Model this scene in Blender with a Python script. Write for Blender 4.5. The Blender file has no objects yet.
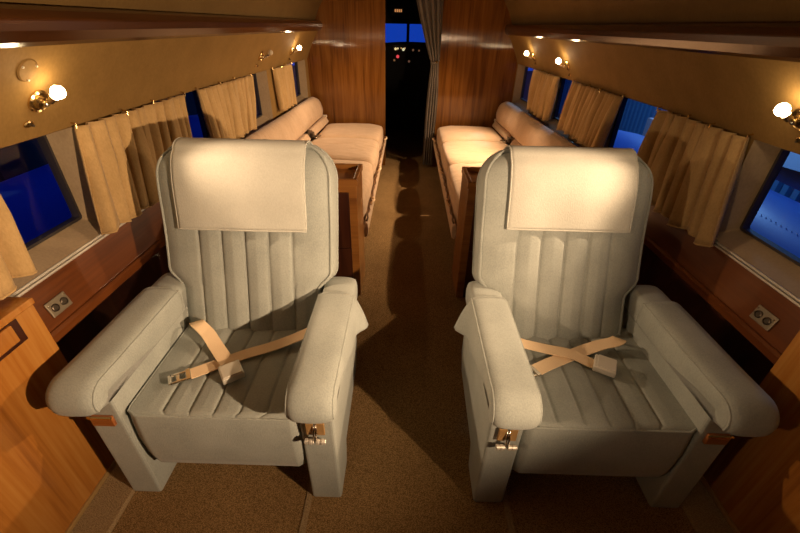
import bpy, bmesh, math, random
from mathutils import Vector, Matrix
random.seed(7)
scene = bpy.context.scene
COL = scene.collection
PI = math.pi

# ------------------------------------------------------------------ camera
cd = bpy.data.cameras.new('camera'); cam = bpy.data.objects.new('camera', cd); COL.objects.link(cam)
cd.sensor_width = 36.0; cd.lens = 390/800*36; cd.clip_start = 0.02
def _cam_basis(F, vx, vy, xv):
    y = Vector(((vx-400)/F, (266.5-vy)/F, -1.0))
    yv = 266.5 + (F*F + (xv-400)*(vx-400))/(266.5-vy)
    z = -Vector(((xv-400)/F, (266.5-yv)/F, -1.0))
    y.normalize(); z.normalize(); x = y.cross(z)
    return Matrix((x, y, z))
cam.matrix_world = Matrix.Translation((-0.037, 0, 1.4)) @ _cam_basis(390., 409.5, 25., 386.).to_4x4()
scene.camera = cam

# ------------------------------------------------------------------ world, exposure
scene.view_settings.view_transform = 'Standard'; scene.view_settings.look = 'None'
scene.view_settings.gamma = 1; scene.view_settings.use_curve_mapping = False
scene.view_settings.exposure = 0.0
w = bpy.data.worlds.new('dusk'); scene.world = w; w.use_nodes = True
wn = w.node_tree; wn.nodes.clear()
wo = wn.nodes.new('ShaderNodeOutputWorld'); bg = wn.nodes.new('ShaderNodeBackground')
tc = wn.nodes.new('ShaderNodeTexCoord'); sp = wn.nodes.new('ShaderNodeSeparateXYZ'); cr = wn.nodes.new('ShaderNodeValToRGB')
wn.links.new(tc.outputs['Generated'], sp.inputs[0]); wn.links.new(sp.outputs['Z'], cr.inputs[0])
e = cr.color_ramp.elements
e[0].position = 0.0; e[0].color = (0.006, 0.045, 0.40, 1); e[1].position = 0.6; e[1].color = (0.003, 0.015, 0.14, 1)
wn.links.new(cr.outputs[0], bg.inputs[0]); bg.inputs[1].default_value = 1.0
wn.links.new(bg.outputs[0], wo.inputs[0])

# light given off by the wall reading lamps and two added rear ones (used by each lamp's builder)
LAMP_COLOR = (1.0, 0.67, 0.39)
POWER = {'near_left': 34.0, 'near_right': 60.0, 'far_left': 14.0, 'right_middle': 110.0, 'right_far': 70.0,
         'added_rear_right': 235.0, 'added_rear_left': 30.0}
fl = bpy.data.lights.new('added_outside_light', 'POINT'); fl.energy = 420; fl.color = (.26, .56, 1.0); fl.shadow_soft_size = .3  # added light outside, brightens the hangar and right wing
flo = bpy.data.objects.new('added_outside_light', fl); COL.objects.link(flo); flo.location = (3.7, 6.2, 3.4)

# ------------------------------------------------------------------ materials
def newmat(name):
    m = bpy.data.materials.new(name); m.use_nodes = True
    n = m.node_tree.nodes; b = n['Principled BSDF']
    return m, m.node_tree, b
def N(nt, t, **kw):
    n = nt.nodes.new('ShaderNode'+t)
    for k, v in kw.items():
        if k in n.inputs: n.inputs[k].default_value = v
        else: setattr(n, k, v)
    return n
def mapping(nt, scale, rot=(0,0,0)):
    t = N(nt, 'TexCoord'); mp = N(nt, 'Mapping'); mp.inputs['Scale'].default_value = scale; mp.inputs['Rotation'].default_value = rot
    nt.links.new(t.outputs['Object'], mp.inputs[0]); return mp.outputs[0]
def ramp(nt, fac, stops):
    r = N(nt, 'ValToRGB'); el = r.color_ramp.elements
    while len(el) < len(stops): el.new(0.5)
    for i, (p, c) in enumerate(stops): el[i].position = p; el[i].color = (*c, 1)
    nt.links.new(fac, r.inputs[0]); return r.outputs[0]
def bump(nt, b, h, strength, dist):
    bp = N(nt, 'Bump'); bp.inputs['Strength'].default_value = strength; bp.inputs['Distance'].default_value = dist
    nt.links.new(h, bp.inputs['Height']); nt.links.new(bp.outputs[0], b.inputs['Normal'])
def plain(name, col, rough=.6, metal=0, spec=.5):
    m, nt, b = newmat(name); b.inputs['Base Color'].default_value = (*col, 1)
    b.inputs['Roughness'].default_value = rough; b.inputs['Metallic'].default_value = metal
    b.inputs['Specular IOR Level'].default_value = spec
    return m
def fabric(name, c1, c2, scale=260, bs=.35, rough=.95, sheen=.15):
    m, nt, b = newmat(name)
    v = mapping(nt, (scale, scale, scale*.55))
    n1 = N(nt, 'TexNoise'); n1.inputs['Scale'].default_value = 1.0; n1.inputs['Detail'].default_value = 3
    nt.links.new(v, n1.inputs['Vector'])
    v2 = mapping(nt, (9, 9, 9)); n2 = N(nt, 'TexNoise'); n2.inputs['Scale'].default_value = 1.0; n2.inputs['Detail'].default_value = 4
    nt.links.new(v2, n2.inputs['Vector'])
    ad = N(nt, 'Math', operation='MULTIPLY_ADD'); ad.inputs[1].default_value = .5
    nt.links.new(n1.outputs[0], ad.inputs[0]); 
    mu = N(nt, 'Math', operation='MULTIPLY'); mu.inputs[1].default_value = .5; nt.links.new(n2.outputs[0], mu.inputs[0])
    nt.links.new(mu.outputs[0], ad.inputs[2])
    nt.links.new(ramp(nt, ad.outputs[0], [(.35, c1), (.65, c2)]), b.inputs['Base Color'])
    b.inputs['Roughness'].default_value = rough; b.inputs['Specular IOR Level'].default_value = .15
    b.inputs['Sheen Weight'].default_value = sheen
    bump(nt, b, n1.outputs[0], bs, .002)
    return m
def wood(name, c1, c2, c3, axis='z', rough=.22, coat=.6, gs=26., grain_bump=.0):
    m, nt, b = newmat(name)
    sc = {'x': (1.2, gs, gs), 'y': (gs, 1.2, gs), 'z': (gs, gs, 1.2)}[axis]
    v = mapping(nt, sc)
    n1 = N(nt, 'TexNoise'); n1.inputs['Scale'].default_value = 1.; n1.inputs['Detail'].default_value = 6; n1.inputs['Distortion'].default_value = .6
    nt.links.new(v, n1.inputs['Vector'])
    sc2 = tuple(s*7 if s > 2 else s*2.5 for s in sc)
    n2 = N(nt, 'TexNoise'); n2.inputs['Scale'].default_value = 1.; n2.inputs['Detail'].default_value = 3
    nt.links.new(mapping(nt, sc2), n2.inputs['Vector'])
    mx = N(nt, 'Math', operation='MULTIPLY_ADD'); mx.inputs[1].default_value = .3
    nt.links.new(n2.outputs[0], mx.inputs[0])
    m7 = N(nt, 'Math', operation='MULTIPLY'); m7.inputs[1].default_value = .7; nt.links.new(n1.outputs[0], m7.inputs[0])
    nt.links.new(m7.outputs[0], mx.inputs[2])
    nt.links.new(ramp(nt, mx.outputs[0], [(.33, c1), (.5, c2), (.68, c3)]), b.inputs['Base Color'])
    b.inputs['Roughness'].default_value = rough; b.inputs['Coat Weight'].default_value = coat; b.inputs['Coat Roughness'].default_value = .12
    if grain_bump:
        n3 = N(nt, 'TexNoise'); n3.inputs['Scale'].default_value = 1.; n3.inputs['Detail'].default_value = 1
        nt.links.new(mapping(nt, (260, 260, 1.5)), n3.inputs['Vector'])
        bump(nt, b, n3.outputs[0], grain_bump, .004)
        b.inputs['Anisotropic'].default_value = .95; b.inputs['Anisotropic Rotation'].default_value = 0
        tg = N(nt, 'Tangent', direction_type='RADIAL', axis='Z'); nt.links.new(tg.outputs[0], b.inputs['Tangent'])
        b.inputs['Coat Weight'].default_value = 0
    return m
def emit(name, col, s):
    m, nt, b = newmat(name); b.inputs['Base Color'].default_value = (*col, 1)
    b.inputs['Emission Color'].default_value = (*col, 1); b.inputs['Emission Strength'].default_value = s
    return m

M = {}
M['chair'] = fabric('chair_fabric', (.295, .322, .305), (.39, .42, .398))
M['cover'] = fabric('cover_fabric', (.47, .475, .435), (.56, .565, .52))
M['cream'] = fabric('couch_fabric', (.54, .38, .25), (.64, .47, .32), scale=150)
_nt = M['cream'].node_tree; _b = _nt.nodes['Principled BSDF']
_n = N(_nt, 'TexNoise'); _n.inputs['Scale'].default_value = 1.; _n.inputs['Detail'].default_value = 4; _n.inputs['Distortion'].default_value = 1.2
_nt.links.new(mapping(_nt, (5, 11, 9)), _n.inputs['Vector']); bump(_nt, _b, _n.outputs[0], .55, .02)
M['curtain'] = fabric('curtain_fabric', (.40, .265, .115), (.50, .335, .155), scale=170, sheen=.1)
M['greycurt'] = fabric('cockpit_curtain_fabric', (.13, .11, .09), (.19, .16, .13), scale=150)
M['belt'] = fabric('belt_webbing', (.82, .60, .38), (.90, .70, .47), scale=500, sheen=0)
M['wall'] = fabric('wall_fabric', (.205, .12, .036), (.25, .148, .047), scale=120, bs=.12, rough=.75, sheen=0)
M['reveal'] = fabric('reveal_fabric', (.27, .20, .125), (.33, .25, .155), scale=140, bs=.12, sheen=0)
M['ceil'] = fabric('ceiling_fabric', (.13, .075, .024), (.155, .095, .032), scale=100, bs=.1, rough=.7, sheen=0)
M['wood_z'] = wood('honey_wood', (.22, .075, .012), (.37, .145, .026), (.46, .215, .05), 'z', .25, .5, 14)
M['bulk'] = wood('bulkhead_veneer', (.085, .029, .006), (.185, .070, .013), (.265, .115, .024), 'z', .12, .0, 16, .22)
M['rail'] = wood('rail_wood', (.03, .009, .003), (.05, .016, .004), (.075, .025, .007), 'y', .25, .4, 20)
M['dado'] = wood('dado_mahogany', (.085, .024, .006), (.13, .038, .009), (.17, .055, .014), 'y', .3, .4, 14)
M['dark_wood'] = wood('dark_mahogany', (.025, .007, .004), (.045, .012, .006), (.065, .02, .009), 'z', .3, .4, 18)
M['box_wood'] = wood('box_wood', (.17, .06, .014), (.28, .11, .025), (.36, .16, .04), 'x', .3, .4, 22)
M['chrome'] = plain('polished_chrome', (.8, .76, .68), .15, 1)
M['steel'] = plain('satin_steel', (.80, .76, .68), .45, .6)
M['brass'] = plain('brass', (.75, .55, .25), .25, 1)
M['bronze'] = plain('bronze_plate', (.42, .25, .10), .45, .3)
M['plate_metal'] = plain('plate_metal', (.30, .25, .18), .4, .6)
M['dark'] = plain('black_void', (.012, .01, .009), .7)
M['dmetal'] = plain('dark_metal', (.10, .08, .06), .4, .7)
M['gold'] = plain('gold_trim', (.55, .38, .16), .4, .6)
M['ash'] = wood('ashtray_wood', (.20, .06, .015), (.30, .10, .025), (.36, .14, .04), 'x', .3, .4, 30)
M['leather'] = plain('strap_leather', (.16, .08, .03), .6)
M['frame'] = plain('window_frame', (.03, .025, .025), .5)
M['bulb'] = emit('lit_bulb', (1.0, .74, .42), 50)
M['bulb_off'] = plain('unlit_bulb', (.5, .42, .3), .2)
M['rivet_white'] = plain('aircraft_white', (.62, .66, .70), .35)
M['sky_tint'] = plain('sky_tinted_skin', (.07, .20, .72), .4)  # blue sky light on the shaded nacelle put into its colour
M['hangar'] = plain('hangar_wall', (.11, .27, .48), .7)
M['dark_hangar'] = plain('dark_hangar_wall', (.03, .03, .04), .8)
M['asphalt'] = plain('asphalt', (.05, .06, .08), .9)
M['pane_box'] = plain('pale_box', (.75, .6, .62), .6)
# window glass
m, nt, b = newmat('window_glass')
nt.nodes.remove(b); g = N(nt, 'BsdfTransparent'); gl = N(nt, 'BsdfGlossy'); gl.inputs['Roughness'].default_value = .02
fr = N(nt, 'Fresnel'); mxs = N(nt, 'MixShader'); fr.inputs[0].default_value = 1.3
g.inputs[0].default_value = (.92, .94, .97, 1)
nt.links.new(fr.outputs[0], mxs.inputs[0]); nt.links.new(g.outputs[0], mxs.inputs[1]); nt.links.new(gl.outputs[0], mxs.inputs[2])
nt.links.new(mxs.outputs[0], nt.nodes['Material Output'].inputs[0]); M['glass'] = m
# carpet
def carpet(name, c1, c2, sc):
    m, nt, b = newmat(name)
    v = N(nt, 'TexVoronoi'); v.inputs['Scale'].default_value = 1.; nt.links.new(mapping(nt, (sc*.8, sc*1.5, sc)), v.inputs['Vector'])
    n1 = N(nt, 'TexNoise'); n1.inputs['Scale'].default_value = 3.; n1.inputs['Detail'].default_value = 5; nt.links.new(mapping(nt, (1, 1, 1)), n1.inputs['Vector'])
    mu = N(nt, 'Math', operation='MULTIPLY_ADD'); mu.inputs[1].default_value = .35
    nt.links.new(n1.outputs[0], mu.inputs[0]); nt.links.new(v.outputs['Distance'], mu.inputs[2])
    nt.links.new(ramp(nt, mu.outputs[0], [(.25, c2), (.85, c1)]), b.inputs['Base Color'])
    b.inputs['Roughness'].default_value = 1; b.inputs['Specular IOR Level'].default_value = .05
    inv = N(nt, 'Math', operation='SUBTRACT'); inv.inputs[0].default_value = 1; nt.links.new(v.outputs['Distance'], inv.inputs[1])
    bump(nt, b, inv.outputs[0], .6, .006)
    return m
M['carpet'] = carpet('loop_carpet', (.18, .11, .046), (.56, .36, .16), 320)
M['tan_carpet'] = carpet('edge_carpet', (.30, .21, .115), (.46, .34, .19), 260)

# ------------------------------------------------------------------ mesh helpers
def taper(x, y, z):
    s = 1 - .032*max(0, y-2)
    return Vector((x*s, y, z))
def link(name, bm, mat, parent=None, smooth=False, mats=None, bevel=0, bseg=2, subsurf=0, recalc=True):
    me = bpy.data.meshes.new(name)
    if recalc: bmesh.ops.recalc_face_normals(bm, faces=bm.faces)
    bm.to_mesh(me); bm.free()
    for mm in (mats or [mat]): me.materials.append(mm)
    if smooth:
        for p in me.polygons: p.use_smooth = True
    o = bpy.data.objects.new(name, me); COL.objects.link(o)
    if bevel:
        md = o.modifiers.new('bevel', 'BEVEL'); md.width = bevel; md.segments = bseg; md.limit_method = 'ANGLE'; md.angle_limit = math.radians(35)
        md.harden_normals = False
    if subsurf:
        md = o.modifiers.new('sub', 'SUBSURF'); md.levels = subsurf; md.render_levels = subsurf
    if parent: o.parent = parent
    return o
def thing(name, label, cat, loc=(0, 0, 0), group=None):
    o = bpy.data.objects.new(name, None); COL.objects.link(o); o.location = loc
    o.empty_display_size = .05
    return tag(o, label, cat, group)
def tag(o, label, cat, group=None):
    o['label'] = label; o['category'] = cat
    if group: o['group'] = group
    return o
def struct(o):
    o['kind'] = 'structure'; return o
def box(bm, c, s, rot=None, fn=None, mi=0):
    vs = []
    for dx in (-.5, .5):
        for dy in (-.5, .5):
            for dz in (-.5, .5):
                p = Vector((dx*s[0], dy*s[1], dz*s[2]))
                if rot: p = rot @ p
                p = p + Vector(c)
                if fn: p = fn(*p)
                vs.append(bm.verts.new(p))
    for f in ((0,1,3,2),(4,6,7,5),(0,4,5,1),(2,3,7,6),(0,2,6,4),(1,5,7,3)):
        fc = bm.faces.new([vs[i] for i in f]); fc.material_index = mi
    return vs
def grid(bm, f, nu, nv, mi=0):
    V = [[bm.verts.new(f(i/nu, j/nv)) for j in range(nv+1)] for i in range(nu+1)]
    for i in range(nu):
        for j in range(nv):
            fc = bm.faces.new((V[i][j], V[i+1][j], V[i+1][j+1], V[i][j+1])); fc.material_index = mi
    return V
def tube(bm, pts, r, seg=8, closed=False, caps=True, flat=None):
    pts = [Vector(p) for p in pts]; n = len(pts); rings = []
    prev = None
    for i, p in enumerate(pts):
        a = pts[(i-1) % n] if (closed or i > 0) else p
        c = pts[(i+1) % n] if (closed or i < n-1) else p
        t = (c-a); t = t.normalized() if t.length > 1e-9 else Vector((0, 0, 1))
        if prev is None:
            u = t.orthogonal().normalized()
        else:
            u = prev - t*prev.dot(t); u = u.normalized() if u.length > 1e-6 else t.orthogonal().normalized()
        prev = u; v = t.cross(u)
        rr = r(i/(n-1)) if callable(r) else r
        rings.append([bm.verts.new(p + (u*math.cos(2*PI*k/seg) + v*math.sin(2*PI*k/seg))*rr) for k in range(seg)])
    for i in range(n if closed else n-1):
        A, B = rings[i], rings[(i+1) % n]
        for k in range(seg): bm.faces.new((A[k], A[(k+1) % seg], B[(k+1) % seg], B[k]))
    if caps and not closed:
        bm.faces.new(rings[0][::-1]); bm.faces.new(rings[-1])
    return rings
def lathe(bm, prof, mtx, seg=20):
    rings = []
    for r, h in prof:
        rings.append([bm.verts.new(mtx @ Vector((r*math.cos(2*PI*k/seg), r*math.sin(2*PI*k/seg), h))) for k in range(seg)])
    for A, B in zip(rings, rings[1:]):
        for k in range(seg): bm.faces.new((A[k], A[(k+1) % seg], B[(k+1) % seg], B[k]))
    bm.faces.new(rings[0][::-1]); bm.faces.new(rings[-1])
def prism(bm, prof, ext, fn):
    """closed outline prof [(a,b)] extruded along the list ext; fn(a,b,t)->Vector"""
    rings = [[bm.verts.new(fn(a, b, t)) for a, b in prof] for t in ext]
    n = len(prof)
    for A, B in zip(rings, rings[1:]):
        for k in range(n): bm.faces.new((A[k], A[(k+1) % n], B[(k+1) % n], B[k]))
    bm.faces.new(rings[0][::-1]); bm.faces.new(rings[-1])
def ys(a, b, step=.25):
    n = max(1, int(math.ceil((b-a)/step))); return [a+(b-a)*i/n for i in range(n+1)]

Y0, Y1 = -1.3, 4.5          # cabin from rear partition to forward bulkhead
SILL, SOF = .72, 1.085

# ------------------------------------------------------------------ room shell
bm = bmesh.new()
box(bm, (0, (Y0+6.9)/2, -.02), (2.5, 6.9-Y0, .04))
struct(link('floor', bm, M['carpet']))

# window openings along y (near edge, far edge) per wall
WINS = {'left': [(-1.22, -.72), (-.20, .30), (.80, 1.31), (1.87, 2.37), (2.76, 3.25), (3.84, 4.35)],
        'right': [(-1.22, -.72), (-.18, .32), (.86, 1.365), (1.97, 2.48), (2.95, 3.43), (3.92, 4.42)]}
def wall(side, name):
    sx = -1 if side == 'left' else 1
    T = lambda x, y, z: taper(sx*x, y, z)
    # upholstered band between the windows and above
    bm = bmesh.new()
    WIN = WINS[side]
    ed = [Y0] + [v for p in WIN for v in (p[0]-.035, p[1]+.035)] + [Y1]
    for a, b in zip(ed[0::2], ed[1::2]):
        grid(bm, lambda u, v: T(1.17, a+(b-a)*u, SILL+(SOF-SILL)*v), 1, 1)
    # soffit panel, slightly curved
    def sof(u, v):
        y = Y0+(Y1-Y0)*u
        x = 1.17 - .147*v + .010*math.sin(PI*v)
        return T(x, y, SOF+.25*v)
    grid(bm, sof, 26, 6)
    # return under the soffit edge (small lip)
    grid(bm, lambda u, v: T(1.17+.02*v, Y0+(Y1-Y0)*u, SOF), 26, 1)
    w_ = struct(link('wall_'+side, bm, M['wall'], smooth=True, recalc=False))
    # dado below the sill
    bm = bmesh.new()
    grid(bm, lambda u, v: T(1.172-.035*v, Y0+(Y1-Y0)*u, SILL-.02-.15*v), 26, 2)
    link('dado', bm, M['dado'], w_, recalc=False)
    bm = bmesh.new()
    prism(bm, [(1.19, .56), (1.13, .56), (1.122, .552), (1.122, .528), (1.13, .52), (1.19, .52)], ys(.87, Y1), lambda a, b, t: T(a, t, b))
    link('ledge', bm, M['dado'], w_)
    bm = bmesh.new()
    grid(bm, lambda u, v: T(1.14-.06*v, .87+(Y1-.87)*u, .53-.53*v), 26, 2)
    link('lower_panel', bm, M['dark_wood'], w_, recalc=False)
    return w_
wall_l = wall('left', 'l'); wall_r = wall('right', 'r')

wi = 0
def rrect(y0, y1, z0, z1, r, n=5):
    pts = []
    for cy, cz, a0 in ((y1-r, z1-r, 0), (y0+r, z1-r, 90), (y0+r, z0+r, 180), (y1-r, z0+r, 270)):
        for k in range(n+1):
            a = math.radians(a0+90*k/n); pts.append((cy+r*math.cos(a), cz+r*math.sin(a)))
    return pts
for side, sx in (('left', -1), ('right', 1)):
    for (a, b) in WINS[side]:
        wi += 1
        T = lambda x, y, z: taper(sx*x, y, z)
        outer = rrect(a-.036, b+.036, SILL-.001, SOF+.001, .004)
        inner = rrect(a, b, SILL+.042, SOF-.003, .010)
        bm = bmesh.new()
        rings = []
        for t in (0, .08, .9, 1):
            x = 1.165 + .078*t
            q = t
            rings.append([bm.verts.new(T(x, o[0]*(1-q)+i[0]*q, o[1]*(1-q)+i[1]*q)) for o, i in zip(outer, inner)])
        n = len(outer)
        for A, B in zip(rings, rings[1:]):
            for k in range(n): bm.faces.new((A[k], A[(k+1) % n], B[(k+1) % n], B[k]))
        wo_ = struct(link('window_%d' % wi, bm, M['reveal'], smooth=False))
        bm = bmesh.new()
        A0 = [bm.verts.new(T(1.24, y, z)) for y, z in inner]
        c = ((a+b)/2, (SILL+.042+SOF-.003)/2)
        sh = lambda p, d: (p[0]-math.copysign(d, p[0]-c[0]), p[1]-math.copysign(d, p[1]-c[1]))
        A1 = [bm.verts.new(T(1.234, *sh(p, .004))) for p in inner]
        A2 = [bm.verts.new(T(1.234, *sh(p, .013))) for p in inner]
        A3 = [bm.verts.new(T(1.262, *sh(p, .013))) for p in inner]
        A4 = [bm.verts.new(T(1.262, *sh(p, -.01))) for p in inner]
        for P_, Q_ in ((A0, A1), (A1, A2), (A2, A3), (A3, A4)):
            for k in range(n): bm.faces.new((P_[k], P_[(k+1) % n], Q_[(k+1) % n], Q_[k]))
        link('frame', bm, M['frame'], wo_)
        bm = bmesh.new()
        bm.faces.new([bm.verts.new(T(1.25, *sh(p, .006))) for p in (inner[::-1] if sx > 0 else inner)])
        link('pane', bm, M['glass'], wo_, recalc=False)
# outer skin of the fuselage around the windows, so no sky leaks in behind the lining
for side, sx in (('left', -1), ('right', 1)):
    bm = bmesh.new(); T = lambda x, y, z: taper(sx*x, y, z)
    ed = [Y0] + [v for p in WINS[side] for v in (p[0], p[1])] + [Y1]
    for a, b in zip(ed[0::2], ed[1::2]):
        grid(bm, lambda u, v: T(1.268, a+(b-a)*u, SILL+.03+(SOF-SILL-.04)*v), 1, 1)
    prof = [(1.268, SOF-.02), (1.25, 1.25), (1.17, 1.5), (.98, 1.78), (.6, 1.98), (0, 2.06)]
    for (xa, za), (xb, zb) in zip(prof, prof[1:]):
        grid(bm, lambda u, v: T(xa+(xb-xa)*v, Y0+(Y1-Y0)*u, za+(zb-za)*v), 8, 1)
    prof = [(1.268, SILL+.045), (1.26, .4), (1.2, -.06)]
    for (xa, za), (xb, zb) in zip(prof, prof[1:]):
        grid(bm, lambda u, v: T(xa+(xb-xa)*v, Y0+(Y1-Y0)*u, za+(zb-za)*v), 8, 1)
    link('outer_skin', bm, M['frame'], wall_l if sx < 0 else wall_r, recalc=False)

# ceiling headliner
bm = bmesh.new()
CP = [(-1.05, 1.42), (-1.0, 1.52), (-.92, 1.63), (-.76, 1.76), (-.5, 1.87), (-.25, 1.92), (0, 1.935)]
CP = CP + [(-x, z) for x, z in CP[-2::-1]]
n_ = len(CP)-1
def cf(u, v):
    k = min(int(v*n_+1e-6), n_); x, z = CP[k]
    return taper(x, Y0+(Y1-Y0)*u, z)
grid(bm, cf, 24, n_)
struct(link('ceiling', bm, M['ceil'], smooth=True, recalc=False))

# long wooden rails above the lamps (trim) and their slim lower mouldings
RP = [(1.06, 1.335), (1.005, 1.335), (.99, 1.345), (.975, 1.37), (.972, 1.395), (.985, 1.415), (1.005, 1.425), (1.06, 1.425)]
for k, sx in ((1, -1), (2, 1)):
    bm = bmesh.new(); prism(bm, RP, ys(Y0, Y1), lambda a, b, t: taper(sx*a, t, b))
    r_ = struct(link('trim_%d' % k, bm, M['rail'], smooth=False, bevel=.004))
for k, sx in ((3, -1), (4, 1)):        # bright metal edge of the window sills
    bm = bmesh.new()
    for z in (.712, .699):
        prism(bm, [(1.18, z-.004), (1.166, z-.004), (1.163, z), (1.166, z+.004), (1.18, z+.004)], ys(Y0, Y1), lambda a, b, t: taper(sx*a, t, b))
    struct(link('trim_%d' % k, bm, M['steel']))
for k, sx in ((5, -1), (6, 1)):        # carpeted strip along the foot of each wall with its light edging
    bm = bmesh.new()
    prism(bm, [(1.08, .0), (1.08, .012), (.955, .012), (.948, .006), (.948, 0)], ys(Y0, 2.0), lambda a, b, t: Vector((sx*a, t, b)))
    t_ = struct(link('trim_%d' % k, bm, M['tan_carpet']))
    bm = bmesh.new()
    prism(bm, [(1.078, .012), (1.078, .026), (1.070, .026), (1.068, .02), (1.068, .012)], ys(Y0, 2.0), lambda a, b, t: Vector((sx*a, t, b)))
    link('edging', bm, M['gold'], t_)

# forward bulkhead: two veneered panels and a header around the doorway
prof = [(1.2, 0), (1.2, .4), (1.25, .8), (1.25, 1.2), (1.17, 1.5), (.98, 1.78), (.6, 1.98)]
bm = bmesh.new()
for sx in (-1, 1):
    fr_ = [bm.verts.new(taper(sx*x, Y1, z)) for x, z in prof] + [bm.verts.new((sx*.275, Y1, 2.0)), bm.verts.new((sx*.275, Y1, 0))]
    bk = [bm.verts.new(v.co + Vector((0, .035, 0))) for v in fr_]
    n = len(fr_)
    bm.faces.new(fr_); bm.faces.new(bk[::-1])
    for k in range(n): bm.faces.new((fr_[k], fr_[(k+1) % n], bk[(k+1) % n], bk[k]))
box(bm, (0, Y1+.0175, 1.96), (.55, .035, .16))
struct(link('wall_front', bm, M['bulk']))
# rear partition behind the camera
bm = bmesh.new(); box(bm, (0, Y0-.02, .95), (2.6, .04, 2.2)); struct(link('wall_back', bm, M['bulk']))

# ------------------------------------------------------------------ cockpit beyond the doorway
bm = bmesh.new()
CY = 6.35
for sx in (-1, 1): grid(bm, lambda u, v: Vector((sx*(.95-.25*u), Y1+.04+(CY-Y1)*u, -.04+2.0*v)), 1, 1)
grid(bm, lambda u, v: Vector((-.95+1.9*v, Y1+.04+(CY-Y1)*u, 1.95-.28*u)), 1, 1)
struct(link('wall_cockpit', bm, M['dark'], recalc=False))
def py_quad(bm, x0, x1, z0, z1, y, d=.03): box(bm, ((x0+x1)/2, y+d/2, (z0+z1)/2), (x1-x0, d, z1-z0))
bm = bmesh.new()
py_quad(bm, -.95, .95, -.05, 1.02, CY); py_quad(bm, -.95, .95, 1.412, 1.95, CY)
py_quad(bm, -.95, -.62, 1.02, 1.412, CY); py_quad(bm, .62, .95, 1.02, 1.412, CY)
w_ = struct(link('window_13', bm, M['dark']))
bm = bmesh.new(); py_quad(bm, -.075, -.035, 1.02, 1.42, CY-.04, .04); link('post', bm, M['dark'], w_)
bm = bmesh.new(); py_quad(bm, -.62, .62, 1.02, 1.412, CY+.012, .004); link('pane', bm, M['glass'], w_)
# instrument panel with curved coaming
pn = thing('instrument_panel', 'dark cockpit instrument panel with tiny lit dials seen through the doorway', 'instrument panel', (0, 6.0, 0))
bm = bmesh.new()
out = [(-.66, .75)] + [(-.66+1.32*i/16, 1.10+.085*math.sin(PI*i/16)**.6) for i in range(17)] + [(.66, .75)]
prism(bm, out, (-.02, .1), lambda a, b, t: Vector((a, t, b)))
link('panel', bm, M['dark'], pn)
bm = bmesh.new()
tube(bm, [(-.66+1.32*i/16, -.03, 1.105+.085*math.sin(PI*i/16)**.6) for i in range(17)], .022)
link('coaming', bm, M['dark'], pn, smooth=True)
def dial(x, z, r, col, s, y=-.03):
    bm = bmesh.new(); lathe(bm, [(r, 0), (r, -.008), (r*.7, -.01)], Matrix.Translation((x, y, z)) @ Matrix.Rotation(-PI/2, 4, 'X') @ Matrix.Scale(-1, 4, (0, 0, 1)), 10)
    link('dial', bm, emit('dial_glow', col, s), pn)
for x, z, r, c, s_ in ((-.215, 1.125, .016, (1, .75, .35), .9), (-.185, 1.13, .012, (1, .8, .4), .7), (-.11, 1.12, .018, (.9, .85, .5), .7), (-.09, 1.135, .01, (1, .6, .3), .5),
                       (-.14, 1.135, .01, (1, .6, .2), .4), (.02, 1.115, .014, (1, .5, .25), .12), (.10, 1.11, .012, (1, .5, .25), .1),
                       (-.185, 1.035, .02, (1, .08, .10), .8), (-.23, .99, .014, (1, .5, .2), .12), (-.03, .98, .015, (1, .5, .3), .1)):
    dial(x, z, r, c, s_)
# overhead annunciator
bm = bmesh.new(); box(bm, (-.185, 6.0, 1.55), (.15, .10, .10)); t_ = thing('overhead_sign', 'small glowing orange sign high in the dark cockpit', 'sign', (0, 0, 0))
link('housing', bm, M['dark'], t_)
bm = bmesh.new()
for k in range(4):
    box(bm, (-.222+.025*k, 5.945, 1.553), (.016, .006, .03))
link('lit_panel', bm, emit('sign_glow', (1, .42, .14), .55), t_)
bm = bmesh.new(); box(bm, (-.185, 5.97, 1.72), (.03, .03, .28)); link('bracket', bm, M['dark'], t_)
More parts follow.
